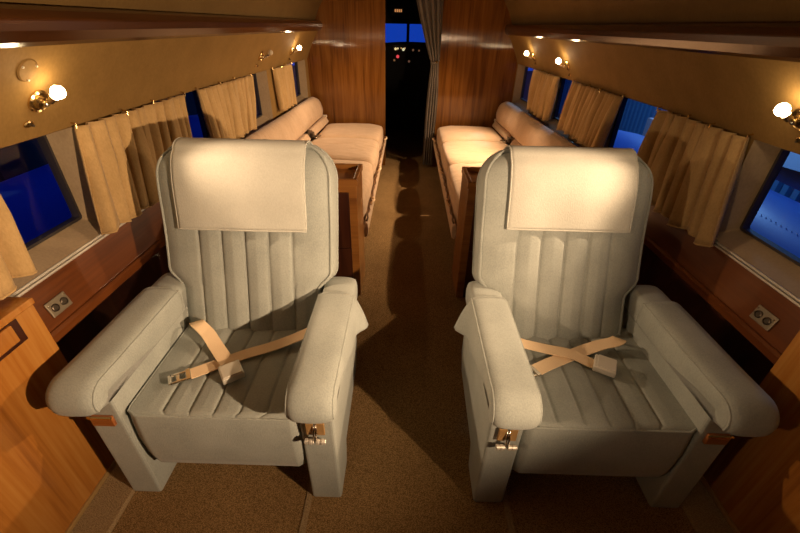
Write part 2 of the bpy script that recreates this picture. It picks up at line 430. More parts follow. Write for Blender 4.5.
# ------------------------------------------------------------------ outside: hangar, wings
def outside():
    bm = bmesh.new(); box(bm, (0, 4, -1.5), (60, 60, .1)); struct(link('ground', bm, M['asphalt']))
    bm = bmesh.new()
    for k in range(110): tube(bm, [(6.0, -4+k*.2, -1.45), (6.0, -4+k*.2, 5)], .07, 6)
    box(bm, (6.06, 7, 1.8), (.06, 24, 6.5)); struct(link('wall_hangar', bm, M['hangar']))
    bm = bmesh.new(); box(bm, (-6.5, 6, 1.8), (.1, 26, 6.5))
    for k in range(13): box(bm, (-6.42, -6+2*k, 1.8), (.08, .3, 6.5))
    struct(link('wall_hangar', bm, M['dark_hangar']))
    for sx, lab in ((1, 'pale wing with riveted engine nacelle, coloured blue for sky light, outside the right windows'), (-1, 'engine nacelle, coloured dark blue for sky light, and wing outside the left windows')):
        t_ = thing('aircraft_wing', lab, 'wing', (sx*2.15, 2.0, -1.45))
        def at(x, y, z): return Vector((sx*x - sx*2.15, y-2.0, z+1.45))
        zw = .64 if sx > 0 else .22; zc = .09 if sx > 0 else .15
        def wf(u, v, top):
            th = .10*math.sin(PI*min(1, v)**.8)*(1-.4*u)
            return at((2.5 if sx > 0 else 1.9)+3.4*u, .1+(3.3 if sx > 0 else 2.45)*v, zw-.06+.05*u + (th if top else -th*.6))
        bm = bmesh.new(); grid(bm, lambda u, v: wf(u, v, True), 10, 18); grid(bm, lambda u, v: wf(u, v, False), 10, 18)
        link('wing_panel', bm, M['rivet_white'], t_, smooth=True)
        prof = [(-.6, .04), (-.2, .20), (.4, .36), (1.0, .46), (1.7, .50), (3.2, .50), (3.9, .47), (4.5, .40), (4.8, .30), (4.86, .12)]
        bm = bmesh.new(); rings = []
        for y, r in prof:
            rings.append([bm.verts.new(at(2.1+r*math.cos(2*PI*k/36), y, zc+r*math.sin(2*PI*k/36))) for k in range(36)])
        for A, B in zip(rings, rings[1:]):
            for k in range(36): bm.faces.new((A[k], A[(k+1) % 36], B[(k+1) % 36], B[k]))
        bm.faces.new(rings[0][::-1]); bm.faces.new(rings[-1])
        na = link('nacelle', bm, M['sky_tint'], t_, smooth=True)
        bm = bmesh.new()
        for a in ((112, 128, 150) if sx > 0 else ()):
            for k in range(46):
                q = math.radians(a); p = at(2.1+.502*math.cos(q), 1.7+1.5*k/45, zc+.502*math.sin(q))
                bmesh.ops.create_icosphere(bm, subdivisions=1, radius=.003, matrix=Matrix.Translation(p))
        if sx > 0: o = link('rivets', bm, M['rivet_white'], na); o['kind'] = 'stuff'
        bm = bmesh.new(); tube(bm, [at(2.3, 4.2, 0.0), at(2.3, 4.3, -1.2)], .05, 10); lathe(bm, [(.1, -.07), (.25, -.06), (.25, .06), (.1, .07)], Matrix.Translation(at(2.3, 4.3, -1.2)) @ Matrix.Rotation(PI/2, 4, 'Y'), 24)
        link('landing_wheel', bm, M['dmetal'], t_)
    t_ = thing('pale_board', 'pale pinkish square board standing outside the right window behind the armchair', 'board', (4.52, 7.50, -1.45))
    bm = bmesh.new(); box(bm, (0, 0, .74), (.08, .56, 1.44)); link('board', bm, M['pane_box'], t_)
    bm = bmesh.new(); box(bm, (0, 0, .03), (.4, .56, .05)); link('foot', bm, M['dmetal'], t_)
outside()

# ------------------------------------------------------------------ wall reading lamps, plus two added behind the camera
SN = Vector((-.147, 0, .25)).normalized()          # up along the soffit (right side)
def wall_frame(sx, y, z, x=None):
    """matrix with local z = out of the soffit, local y = up along it"""
    up = Vector((sx*SN.x, 0, SN.z)); ax = Vector((0, 1, 0)); out = Vector((sx*-SN.z, 0, SN.x))
    if x is None: x = 1.17-.147*(z-SOF)/.25 + .010*math.sin(PI*(z-SOF)/.25)
    p = taper(sx*x, y, z)
    xx = up.cross(out)
    m = Matrix((xx, up, out)).transposed().to_4x4(); m.translation = p
    return m
def lamp(sx, y, z, label, power, lit=True, tilt=0.0, aim=None, cone=168, blend=.75):
    mt = wall_frame(sx, y, z)
    root = thing('reading_lamp', label, 'lamp', group='wall reading lamps'); root.matrix_world = mt
    I = Matrix.Identity(4)
    bm = bmesh.new(); lathe(bm, [(.035, 0), (.035, .005), (.031, .010), (.027, .007), (.020, .007), (.017, .016), (.002, .018)], I, 24)
    link('base_plate', bm, M['brass'], root, smooth=False)
    d = Vector((math.sin(tilt)*.6, .90, .36)).normalized()
    bm = bmesh.new(); tube(bm, [Vector((0, 0, .012)), Vector((0, .004, .024)), Vector((0, .008, .03))+d*.012], .006, 10); link('arm', bm, M['chrome'], root, smooth=True)
    bm = bmesh.new(); bmesh.ops.create_uvsphere(bm, u_segments=12, v_segments=8, radius=.009, matrix=Matrix.Translation((0, .004, .024))); link('swivel', bm, M['chrome'], root, smooth=True)
    q = d.to_track_quat('Z', 'Y').to_matrix().to_4x4(); s0 = Vector((0, .008, .03))+d*.008
    mm = Matrix.Translation(s0) @ q
    bm = bmesh.new(); lathe(bm, [(.008, 0), (.011, .004), (.011, .018), (.013, .02), (.013, .026), (.009, .027)], mm, 16); link('socket', bm, M['chrome'], root)
    bm = bmesh.new(); lathe(bm, [(.008, .026), (.012, .031), (.0165, .038), (.018, .045), (.0165, .053), (.011, .060), (.003, .063)], mm, 16)
    link('bulb', bm, M['bulb'] if lit else M['bulb_off'], root, smooth=True)
    # upper rosette where the old fitting was
    if lit:
        ld = bpy.data.lights.new('bulb_light', 'SPOT'); ld.energy = power; ld.spot_size = math.radians(cone); ld.spot_blend = blend; ld.color = LAMP_COLOR; ld.shadow_soft_size = .016
        lo = bpy.data.objects.new('bulb_light', ld); COL.objects.link(lo); lo.parent = root; lo.location = s0 + d*.045 + Vector((0, -.006, .040)); lo.rotation_euler = (PI, 0, 0)
        if aim:
            dv = mt.to_3x3().inverted() @ (Vector(aim)-mt.translation)
            lo.rotation_euler = (-dv).to_track_quat('Z', 'Y').to_euler()
    return root
def wall_switch(sx, y, z, label):
    mt = wall_frame(sx, y, z); root = thing('light_switch', label, 'switch', group='small oval switches'); root.matrix_world = mt
    bm = bmesh.new(); lathe(bm, [(.016, 0), (.016, .003), (.012, .005)], Matrix.Diagonal((1.15, .7, 1, 1)), 20); link('plate', bm, M['brass'], root)
    bm = bmesh.new(); tube(bm, [(0, 0, .003), (0, .004, .016)], .004, 8); link('toggle', bm, M['dmetal'], root)
lamp(-1, 1.20, 1.192, 'lit brass wall lamp nearest the camera on the left wall', POWER['near_left'], aim=(.55, 1.0, .45), cone=62, blend=1)
lamp(-1, 3.08, 1.195, 'unlit brass wall lamp on the left wall between two lit ones', 0, lit=False, tilt=.5)
lamp(-1, 3.83, 1.192, 'lit small wall lamp far along the left wall near the bulkhead', POWER['far_left'])
lamp(1, 1.22, 1.188, 'lit wall lamp nearest the camera on the right wall, at the photo edge', POWER['near_right'], aim=(-.60, .95, .45), cone=62, blend=1)
lamp(1, 3.10, 1.182, 'lit wall lamp above the right couch, nearer of the two there', POWER['right_middle'], aim=(-.12, 3.0, .35), cone=120, blend=1)
lamp(1, 3.86, 1.188, 'lit wall lamp above the right couch, farther one beside the bulkhead', POWER['right_far'], aim=(-.12, 3.8, .35), cone=120, blend=1)
lamp(1, -.13, 1.19, 'added unseen lamp on the right wall behind the camera', POWER['added_rear_right'], aim=(-.75, 1.35, 1.25), cone=98, blend=1)  # added out-of-view spot in a lamp fitting, main light on the chairs
lamp(-1, -.13, 1.19, 'added unseen lamp on the left wall behind the camera', POWER['added_rear_left'], aim=(.60, 1.32, 1.10), cone=68, blend=1)  # second added spot, out of view, lights the right chair
for sx, y, z, l in ((-1, 1.17, 1.132, 'oval switch below the near left wall lamp'), (-1, 3.05, 1.138, 'oval switch below the unlit left wall lamp'),
                    (-1, 3.83, 1.128, 'oval switch below the far left wall lamp'), (1, 1.22, 1.128, 'oval switch below the near right wall lamp'),
                    (1, 3.09, 1.122, 'oval switch below the nearer lamp over the right couch'), (1, 3.86, 1.135, 'oval switch below the farther lamp over the right couch')):
    wall_switch(sx, y, z, l)
# translucent round cover above the near left lamp
mt = wall_frame(-1, 1.15, 1.278); root = thing('vent_disc', 'round screwed cover plate above the near left wall lamp', 'cover plate'); root.matrix_world = mt
bm = bmesh.new(); lathe(bm, [(.034, 0), (.034, .002), (.030, .005), (.004, .006)], Matrix.Identity(4), 28); link('plate', bm, M['wall'], root)
for k in range(3):
    a = 2*PI*k/3+.5
    bm = bmesh.new(); lathe(bm, [(.003, .004), (.003, .008), (.001, .009)], Matrix.Translation((.026*math.cos(a), .026*math.sin(a), 0)), 8); link('screw', bm, M['steel'], root)

# ------------------------------------------------------------------ curtains
def curtain(sx, y0t, y1t, y0b, y1b, pleats, label, zb=.70, seed=0, amp=.026):
    rnd = random.Random(seed)
    ph = [rnd.uniform(-.5, .5) for _ in range(pleats+2)]; am = [rnd.uniform(.6, 1.25) for _ in range(pleats+2)]
    nu, nv = pleats*10, 16
    def pin_(v): return .5+.5*min(1, v*3)
    def f(u, v):
        yt = y0t+(y1t-y0t)*u; yb = y0b+(y1b-y0b)*u; 
        k = u*pleats; i = int(min(k, pleats-1)); fr_ = k-i
        a = am[i]*(1-fr_)+am[i+1]*fr_
        p = 2*PI*k + (ph[i]*(1-fr_)+ph[i+1]*fr_)*1.6
        wob = 1.05*math.sin(p+.5*math.sin(p*.37+seed)) + .30*math.sin(2.3*p+seed+1.5*v) + .45*math.sin(.53*p+2*seed)*v
        vv = v**.9
        y = yt+(yb-yt)*vv + .016*math.cos(p)*a*pin_(v)
        z = SOF+.004 - (SOF+.004-zb)*v - (.012*a*math.sin(p*.5+seed) if v > .9 else 0)*(v-.9)*10
        pin = .55+.45*min(1, v*2.2)
        x = 1.145 - .012*v + amp*a*wob*pin
        if v < .04: x += .0
        return taper(sx*x, y, z)
    root = thing('window_curtain', label, 'curtain', (0, 0, 0), 'pleated window curtains')
    bm = bmesh.new(); grid(bm, f, nu, nv)
    o = link('cloth', bm, M['curtain'], root, smooth=True, recalc=False)
    md = o.modifiers.new('thick', 'SOLIDIFY'); md.thickness = .0025; md.offset = 0
    bm = bmesh.new()
    tube(bm, [f(i/nu, 1) for i in range(nu+1)], .0035, 6); link('hem', bm, M['curtain'], root, smooth=True)
    for hu in (.02, .34, .67, .98):
        p = f(hu, 0); bm = bmesh.new(); tube(bm, [p+Vector((-sx*.004, 0, -.006)), p+Vector((-sx*.004, 0, .008)), p+Vector((sx*.012, 0, .012))], .0035, 6); link('hook', bm, M['brass'], root)
curtain(-1, .50, .97, .42, .925, 9, 'tan curtain at the left photo edge, before the near left window', zb=.765, seed=3)
curtain(-1, 1.325, 2.06, 1.245, 1.97, 11, 'tan curtain between the first and second left windows beside the chair', zb=.732, seed=1)
curtain(-1, 2.20, 2.92, 2.22, 2.80, 11, 'tan curtain on the left wall behind the left armchair', zb=.775, seed=5)
curtain(-1, 3.38, 3.86, 3.40, 3.80, 8, 'narrow tan curtain nearest the bulkhead on the left wall', zb=.775, seed=8)
curtain(1, 1.40, 1.95, 1.31, 1.95, 8, 'tan curtain on the right wall beside the right armchair', zb=.70, seed=11)
curtain(1, 2.31, 3.00, 2.36, 3.06, 11, 'tan curtain on the right wall behind the right armchair', zb=.775, seed=14)
curtain(1, 3.27, 3.84, 3.27, 3.80, 9, 'narrow tan curtain nearest the bulkhead on the right wall', zb=.775, seed=17)

# grey cockpit curtain tied back at the right of the doorway
t_ = thing('cockpit_curtain', 'grey brown curtain tied back at the right side of the cockpit doorway', 'curtain', (.188, 4.47, 0))
bm = bmesh.new()
def gc(u, v):
    z = 1.93 - 1.90*v
    zt = 1.085
    # left edge sweeps from doorway centre to the tie, then hangs
    if z > zt: q = (z-zt)/(1.93-zt); left = .0 + (-.26)*q**.9 ; right = .092
    else: q = (zt-z)/zt; left = .005 - .035*math.sin(min(1, q*1.6)*PI*.5) ; right = .082+.014*math.sin(PI*min(1, q*1.5))
    w_ = right-left
    return Vector((left+w_*u, .018*math.sin(u*PI*9)*min(1, w_/.12) , z))
grid(bm, gc, 54, 40)
o = link('cloth', bm, M['greycurt'], t_, smooth=True, recalc=False); md = o.modifiers.new('t', 'SOLIDIFY'); md.thickness = .003
bm = bmesh.new(); tube(bm, [(.0, -.03, 1.075), (.04, -.036, 1.085), (.078, -.02, 1.095), (.085, 0, 1.10)], .008, 8); link('tie_band', bm, M['greycurt'], t_, smooth=True)
bm = bmesh.new(); lathe(bm, [(.012, 0), (.014, .01), (.004, .022)], Matrix.Translation((.06, -.035, 1.09)) @ Matrix.Rotation(PI/2, 4, 'X'), 12); link('tie_button', bm, M['brass'], t_)

# ------------------------------------------------------------------ foreground side cabinets
def side_cabinet(sx, label):
    root = thing('side_cabinet', label, 'cabinet', (sx*1.075, 0, 0))
    zt, ye = .735, .855
    bm = bmesh.new()
    prof = [(0, .027), (0, zt-.02), (.115, zt-.02), (.06, .535), (.03, .50), (.012, .027)]
    prism(bm, prof, (-1.25, ye), lambda a, b, t: Vector((sx*a*.8, t, b)))
    link('body', bm, M['wood_z'], root)
    bm = bmesh.new()
    prism(bm, [(-.008, zt-.02), (-.008, zt), (.105, zt), (.098, zt-.02)], (-1.25, ye+.004), lambda a, b, t: Vector((sx*a*.9, t, b)))
    link('top', bm, M['wood_z'], root, bevel=.003)
    bm = bmesh.new(); box(bm, (sx*-.001, .40, .675), (.004, .79, .07)); link('recess', bm, M['dark_wood'], root)
    bm = bmesh.new(); box(bm, (sx*-.004, .392, .68), (.01, .76, .054)); d_ = link('drawer', bm, M['wood_z'], root, bevel=.003)
    bm = bmesh.new(); box(bm, (sx*-.016, .30, .68), (.014, .10, .012)); link('handle', bm, M['brass'], d_, bevel=.003)
side_cabinet(-1, 'honey wood side cabinet along the left wall in the foreground')
side_cabinet(1, 'reddish wood side cabinet along the right wall in the foreground')

def ashtray_plate(sx, y, z, label):
    up = Vector((sx*.035, 0, .15)).normalized(); out = Vector((-up.z*sx, 0, up.x*sx))
    m = Matrix((up.cross(out), up, out)).transposed().to_4x4(); x = 1.172-.035*(SILL-.02-z)/.15
    m.translation = Vector((sx*(x-.001), y, z))
    root = thing('outlet_plate', label, 'outlet plate', group='metal plates on the side panels'); root.matrix_world = m
    bm = bmesh.new(); box(bm, (0, 0, .003), (.08, .052, .006)); link('plate', bm, M['plate_metal'], root, bevel=.003)
    for dx in (-.018, .018):
        bm = bmesh.new(); lathe(bm, [(.013, .004), (.013, .010), (.010, .012), (.009, .008), (.002, .008)], Matrix.Translation((dx, 0, 0)), 16); link('socket', bm, M['dmetal'], root)
    for dx in (-.033, .033):
        bm = bmesh.new(); lathe(bm, [(.0028, .005), (.0028, .008), (.001, .009)], Matrix.Translation((dx, .016, 0)), 8); link('screw', bm, M['chrome'], root)
ashtray_plate(-1, .985, .610, 'metal outlet plate on the left panel under the near window')
ashtray_plate(1, 1.02, .608, 'metal outlet plate on the right panel under the near window')

# seat tracks set in the floor
for x, l in ((-.340, 'flat tan seat track in the carpet before the left chair'), (.342, 'flat tan seat track in the carpet before the right chair')):
    root = thing('seat_track', l, 'track', (x, 0, 0), None)
    bm = bmesh.new(); box(bm, (0, .0, .002), (.020, 2.2, .004)); link('rail', bm, M['tan_carpet'], root)

# ------------------------------------------------------------------ armchairs
def slab(bm, pos, nrm_layers, hw, L, nu, nv, front):
    """front(u,v,x,y)->height; pos(x,v,w)->Vector; hw(v) half width at height v (0..L)"""
    V = [[None]*(nv+1) for _ in range(nu+1)]
    P2 = {}
    for i in range(nu+1):
        for j in range(nv+1):
            v = L*j/nv; s = -1+2*i/nu; x = hw(v)*s
            V[i][j] = bm.verts.new(pos(x, v, front(s, j/nv, x, v))); P2[V[i][j]] = (x, v)
    for i in range(nu):
        for j in range(nv): bm.faces.new((V[i][j], V[i+1][j], V[i+1][j+1], V[i][j+1]))
    loop = [V[i][0] for i in range(nu+1)] + [V[nu][j] for j in range(1, nv+1)] + [V[i][nv] for i in range(nu-1, -1, -1)] + [V[0][j] for j in range(nv-1, 0, -1)]
    pts = [Vector(P2[v]) for v in loop]; n = len(loop)
    nr = []
    for k in range(n):
        t = (pts[(k+1) % n]-pts[k-1]); t = t.normalized() if t.length > 1e-9 else Vector((1, 0)); nr.append(Vector((t.y, -t.x)))
    prev = loop
    for off, wz in nrm_layers:
        ring = [bm.verts.new(pos(*(pts[k]+nr[k]*off), wz)) for k in range(n)]
        for k in range(n): bm.faces.new((prev[k], prev[(k+1) % n], ring[(k+1) % n], ring[k]))
        prev = ring
    bm.faces.new(prev)
    return pts, nr

def seam_groove(x, seams, depth, width):
    d = min(abs(x-s) for s in seams)
    puff = .0035*(1-min(1, d/.04)**2) if d < .04 else 0
    return -depth*math.exp(-d/width) - puff*.6

def make_chair(name, label, cx, sx, osh, bx, hb, Lb, v0, cw, tl):
    """sx=+1: aisle on the +x side (left chair); sx=-1 mirrored"""
    root = thing(name, label, 'armchair', (cx, 0, 0), 'lounge armchairs')
    X = lambda x: sx*x
    OF = .013                                   # seat sits a touch towards the aisle
    # ---- side frames with feet: the fabric panel under each arm
    for s, nm in ((-1, 'outer'), (1, 'inner')):
        x0, x1 = (.268, .370) if s > 0 else (-.370+osh, -.268+osh)
        bm = bmesh.new()
        prof = [(.722, .0), (.860, .0), (.885, .10), (1.20, .13), (1.26, .20), (1.26, .50), (.722, .50)]
        if s < 0: prof = [(.722, .0), (.860, .0), (.90, .08), (1.20, .13), (1.26, .20), (1.26, .50), (.722, .50)]
        prism(bm, prof, (x0, x1), lambda a, b, t: Vector((X(t), a, b)))
        f_ = link('side_frame', bm, M['chair'], root, bevel=.010, bseg=3)
        # ---- arm pad
        a0, a1 = (x0-.004, x1+.012) if s > 0 else (x0-.012, x1+.004)
        zt = .573
        NC = Vector((.722, .517)); RN = .058           # centre and radius of the rounded nose
        nose = [(NC.x-RN*math.sin(PI*.60*k/10), NC.y+RN*math.cos(PI*.60*k/10)) for k in range(11)]
        pr = [(1.275, .47), (1.285, .50), (1.28, .54), (1.255, zt-.004), (1.22, zt), (1.1, zt), (.95, zt), (.80, zt)] + nose + [(.70, .50), (.725, .499), (.76, .499)]
        nx = 9
        bm = bmesh.new(); rings = []
        cyc = (sum(p[0] for p in pr)/len(pr), .49)
        for i in range(nx):
            q = -1+2*i/(nx-1); k = 1-abs(q)**4.0
            xx = (a0+a1)/2 + (a1-a0)/2*math.sin(q*PI/2)**1
            ins = .024*(1-math.cos(q*PI/2)**.55) if abs(q) < 1 else .024
            ring = []
            for (yy, zz) in pr:
                d = Vector((yy-cyc[0], zz-cyc[1])); 
                # pull towards a spine line to round the edges
                sy = min(max(yy, .72), 1.24); sp_ = Vector((sy, .48)); dd = Vector((yy, zz))-sp_
                dd = dd*(1-ins/max(dd.length, .03)); pz = sp_+dd
                ring.append(bm.verts.new((X(xx), pz.x, pz.y)))
            rings.append(ring)
        n = len(pr)
        for A, B in zip(rings, rings[1:]):
            for k in range(n): bm.faces.new((A[k], A[(k+1) % n], B[(k+1) % n], B[k]))
        bm.faces.new(rings[0][::-1]); bm.faces.new(rings[-1])
        arm = link('armrest', bm, M['chair'], root, smooth=True)
        # ---- fabric arm cap with hanging sides
        bm = bmesh.new()
        top = [(1.135, zt+.005, 0), (1.08, zt+.006, 0), (1.02, zt+.006, 0), (.95, zt+.006, 0), (.80, zt+.006, 0)]
        for k in range(13):
            a = PI*.61*k/12; top.append((NC.x-(RN+.006)*math.sin(a), NC.y+(RN+.006)*math.cos(a), a))
        e0, e1 = a0-.003, a1+.003
        def cap(u, v):
            # v along the arm, u across: hanging flap - top - hanging flap
            k = v*(len(top)-1); i = min(int(k), len(top)-2); f = k-i
            yy, zz, aa = (top[i][m]*(1-f)+top[i+1][m]*f for m in range(3))
            side = -1 if u < .25 else (1 if u > .75 else 0)
            if side == 0:
                r = (u-.25)/.5; xx = e0+(e1-e0)*r
                d_ = .010*abs(2*r-1)**5 - .004*(1-(2*r-1)**2)
                return Vector((X(xx), yy+d_*math.sin(aa), zz-d_*math.cos(aa)))
            q = (.25-u)/.25 if side < 0 else (u-.75)/.25
            toward_seat = (side*s < 0)
            long_ = .083 if toward_seat else (.10 + .035*math.exp(-((yy-1.135)/.07)**2))
            g_ = min(1, max(0, (.98-yy)/.25)); g_ = g_*g_*(3-2*g_)
            ln = .010 + q*(long_*(1-g_) + .045*g_)
            out_ = 0.001+.0045*math.sin(PI*q)
            if not toward_seat and s > 0: out_ += q*(.006 + .036*math.exp(-((yy-1.135)/.075)**2) + .006*math.sin(yy*21)**2)*(1-g_)
            xx = (e0-out_) if side < 0 else (e1+out_)
            return Vector((X(xx), yy+ln*math.sin(aa), zz-ln*math.cos(aa)))
        grid(bm, cap, 32, 44)
        o = link('arm_cap', bm, M['chair'], root, smooth=True, recalc=False); md = o.modifiers.new('t', 'SOLIDIFY'); md.thickness = .003; md.offset = 0
        # piping along both upper edges of the cap
        for uu in (.25, .75):
            bm = bmesh.new(); tube(bm, [cap(uu, k/60) for k in range(61)], .0032, 6); link('piping', bm, M['chair'], o, smooth=True)
        # seam of the cap's lower hem
        for uu in (.012, .988):
            bm = bmesh.new(); tube(bm, [cap(uu, k/60) for k in range(61)], .0024, 6); link('hem', bm, M['chair'], o, smooth=True)
        bm = bmesh.new(); tube(bm, [cap(k/40, 0.002) for k in range(41)], .0024, 6); link('hem', bm, M['chair'], o, smooth=True)
        # ---- ashtray on the outer leg, chrome recline levers on the inner leg
        if s < 0:
            bm = bmesh.new(); box(bm, (X(-.319+osh), .7165, .397), (.066, .012, .040)); a_ = link('ashtray', bm, M['ash'], root, bevel=.003)
            bm = bmesh.new(); box(bm, (X(-.319+osh), .7095, .416), (.07, .006, .005)); link('lip', bm, M['brass'], a_)
        else:
            bm = bmesh.new()
            for xx in (.300, .332): box(bm, (X(xx), .7155, .392), (.023, .010, .052))
            pl_ = link('lever_plate', bm, M['bronze'], root, bevel=.002)
            for xx in (.3125, .3195):
                bm = bmesh.new(); tube(bm, [(X(xx), .713, .415), (X(xx), .704, .385), (X(xx), .697, .352)], .0028, 8); link('lever_arm', bm, M['chrome'], pl_, smooth=True)
            for xx in (.299, .333):
                bm = bmesh.new(); mt = Matrix.Translation((X(xx), .700, .352)) @ Matrix.Rotation(PI/2, 4, 'Y')
                lathe(bm, [(.007, -.014), (.009, -.013), (.009, -.007), (.0075, -.006), (.0075, -.001), (.009, 0), (.009, .006), (.0075, .007), (.0075, .012), (.006, .014)], mt, 14); link('lever_knob', bm, M['steel'], pl_)
    # ---- seat base and cushion
    bm = bmesh.new(); box(bm, (X(OF), 1.03, .19), (.50, .34, .10)); link('seat_base', bm, M['dark'], root)
    hwS = .257; seamS = [X(x) for x in (-.155, -.075, .0, .075, .155)]
    seams = seamS
    def hwf(v): 
        r = .03; return hwS - (r-math.sqrt(max(0, r*r-(r-v)**2)) if v < r else 0)
    def fr_seat(s, t, x, v):
        crown = .016*(1-s*s)*math.sin(PI*min(1, .15+t*.75))
        sm = 0
        # the seams fan outwards and fade towards the front edge
        xs = x
        sm = seam_groove(xs, seams, .0090, .0046)
        bulge = .0
        return crown + sm*(1 if t > .04 else t/.04) - .003*(1-min(1, t/.05))**2 - .02*max(0, t-.9)
    def pos_seat(x, v, w): return Vector((X(OF)+x, .728+v, .414+w))
    bm = bmesh.new()
    pts, nr = slab(bm, pos_seat, [(.004, -.012), (.007, -.05), (.010, -.12), (.006, -.20), (-.004, -.245), (-.03, -.262)], hwf, .46, 150, 28, fr_seat)
    sc = link('seat_cushion', bm, M['chair'], root, smooth=True)
    bm = bmesh.new(); tube(bm, [pos_seat(*(p+n_*.003), -.003) for p, n_ in zip(pts, nr)], .0042, 8, closed=True); link('piping', bm, M['chair'], sc, smooth=True)
    # ---- backrest
    tilt = math.radians(tl); B0 = Vector((X(bx), 1.105, .36))
    up = Vector((0, math.sin(tilt), math.cos(tilt))); fw = Vector((0, -math.cos(tilt), math.sin(tilt)))
    def hwb(v):
        h = .250 + (hb-.250)*(.5-.5*math.cos(PI*min(1, max(0, v-.205)/.075)))
        h -= .010*max(0, .45-v)*1.0
        r = .115
        if v > Lb-r: h = h - r + math.sqrt(max(0, r*r-(v-(Lb-r))**2))
        return h
    seamb = [x for x in (-.168, -.084, 0, .084, .168)]
    def fr_back(s, t, x, v):
        k = min(1, t*1.0)
        e = max(0, abs(s)-.80)/.20
        crown = .026*(1-abs(s)**2.6) - .012*e**2
        fade = 1 if v < .49 else max(0, 1-(v-.49)/.05)
        g = seam_groove(x, seamb, .0085, .0046)*fade
        puff = .004*abs(math.sin(PI*(x/.084)))*fade if abs(x) < .17 else 0
        head = .018*math.exp(-((v-.60)/.12)**2)
        roll = -.035*max(0, (t-.90)/.10)**2
        return crown + g + puff + head + roll
    def pos_b(x, v, w): return B0 + Vector((x, 0, 0)) + up*v + fw*w
    bm = bmesh.new()
    ptb, nrb = slab(bm, pos_b, [(.008, -.012), (.013, -.035), (.015, -.065), (.013, -.095), (.006, -.118), (-.01, -.128)], hwb, Lb, 150, 64, fr_back)
    bk = link('backrest', bm, M['chair'], root, smooth=True)
    def edge_w(p):      # piping follows the front edge
        t = p[1]/Lb; s = 0 if hwb(p[1]) < 1e-6 else max(-1, min(1, p[0]/hwb(p[1])))
        return fr_back(s, t, 1.0, p[1])
    ring = [(p, n_) for p, n_ in zip(ptb, nrb)]
    bm = bmesh.new(); tube(bm, [pos_b(*(p+n_*.003), edge_w(p)+.000) for p, n_ in ring], .0046, 8, closed=True); link('piping', bm, M['chair'], bk, smooth=True)
    bm = bmesh.new(); tube(bm, [pos_b(*(p+n_*.014), -.092) for p, n_ in ring], .004, 8, closed=True); link('piping', bm, M['chair'], bk, smooth=True)
    # ---- headrest cover draped over the top
    def hc(u, v):
        x = -cw + 2*cw*u + X(-.004)
        Lf = Lb-.03-v0
        q = v*(Lf+.20)
        if q < Lf:
            vv = v0+q; w = fr_back(x/hb, vv/Lb, 10., vv)+.010 
            return pos_b(x, vv, w + .003*math.sin(u*PI*4+.4)*math.exp(-q*6))
        q -= Lf
        w0 = fr_back(x/hb, (Lb-.03)/Lb, 10., Lb-.03)+.010
        # over the top: ellipse arc
        tot = .20; a = min(1, q/.13)*PI/2
        if q < .13: return pos_b(x, Lb-.03 + .046*math.sin(a*1.0), w0 - (w0+.05)*(1-math.cos(a)))
        return pos_b(x, Lb+.016-.012*(q-.13)/.07, -.05-(q-.13)*.95)
    bm = bmesh.new(); grid(bm, hc, 36, 40)
    hcv = link('headrest_cover', bm, M['cover'], root, smooth=True, recalc=False); md = hcv.modifiers.new('t', 'SOLIDIFY'); md.thickness = .004; md.offset = 0
    hcv['label'] = 'pale cloth headrest cover'
    bm = bmesh.new(); pp = [hc(0, k/40) for k in range(40, -1, -1)] + [hc(k/20, 0) for k in range(1, 21)] + [hc(1, k/40) for k in range(1, 41)]
    tube(bm, pp, .0032, 6); link('hem', bm, M['cover'], hcv, smooth=True)
    # ---- lap belts lying crossed on the seat
    def strap(pts_, width, name, lab):
        pts_ = [Vector((X(p[0]), p[1], p[2]+.006)) for p in pts_]
        # resample by Catmull-Rom
        res = []
        for i in range(len(pts_)-1):
            p0 = pts_[max(0, i-1)]; p1 = pts_[i]; p2 = pts_[i+1]; p3 = pts_[min(len(pts_)-1, i+2)]
            for k in range(8):
                t = k/8; res.append(.5*((2*p1)+(p2-p0)*t+(2*p0-5*p1+4*p2-p3)*t*t+(3*p1-p0-3*p2+p3)*t**3))
        res.append(pts_[-1])
        bm = bmesh.new(); prev = None; fs = []
        for i, p in enumerate(res):
            t = res[min(i+1, len(res)-1)]-res[max(0, i-1)]; sd = t.cross(Vector((0, 0, 1)))
            sd = sd.normalized()*width/2
            a, b = bm.verts.new(p-sd), bm.verts.new(p+sd)
            if prev: bm.faces.new((prev[0], prev[1], b, a))
            prev = (a, b)
        o = link(name, bm, M['belt'], root, smooth=False); md = o.modifiers.new('t', 'SOLIDIFY'); md.thickness = .0035; md.offset = 0
        o['label'] = lab
        return o, res
    def rect_at(bm, c, d, ln, wd, th, lift=0):
        d = Vector((d.x, d.y, 0)).normalized(); sd = Vector((-d.y, d.x, 0)); m_ = Matrix((d, sd, Vector((0, 0, 1)))).transposed()
        box(bm, Vector(c)+Vector((0, 0, lift)), (ln, wd, th), rot=m_)
    return root, strap, rect_at, X
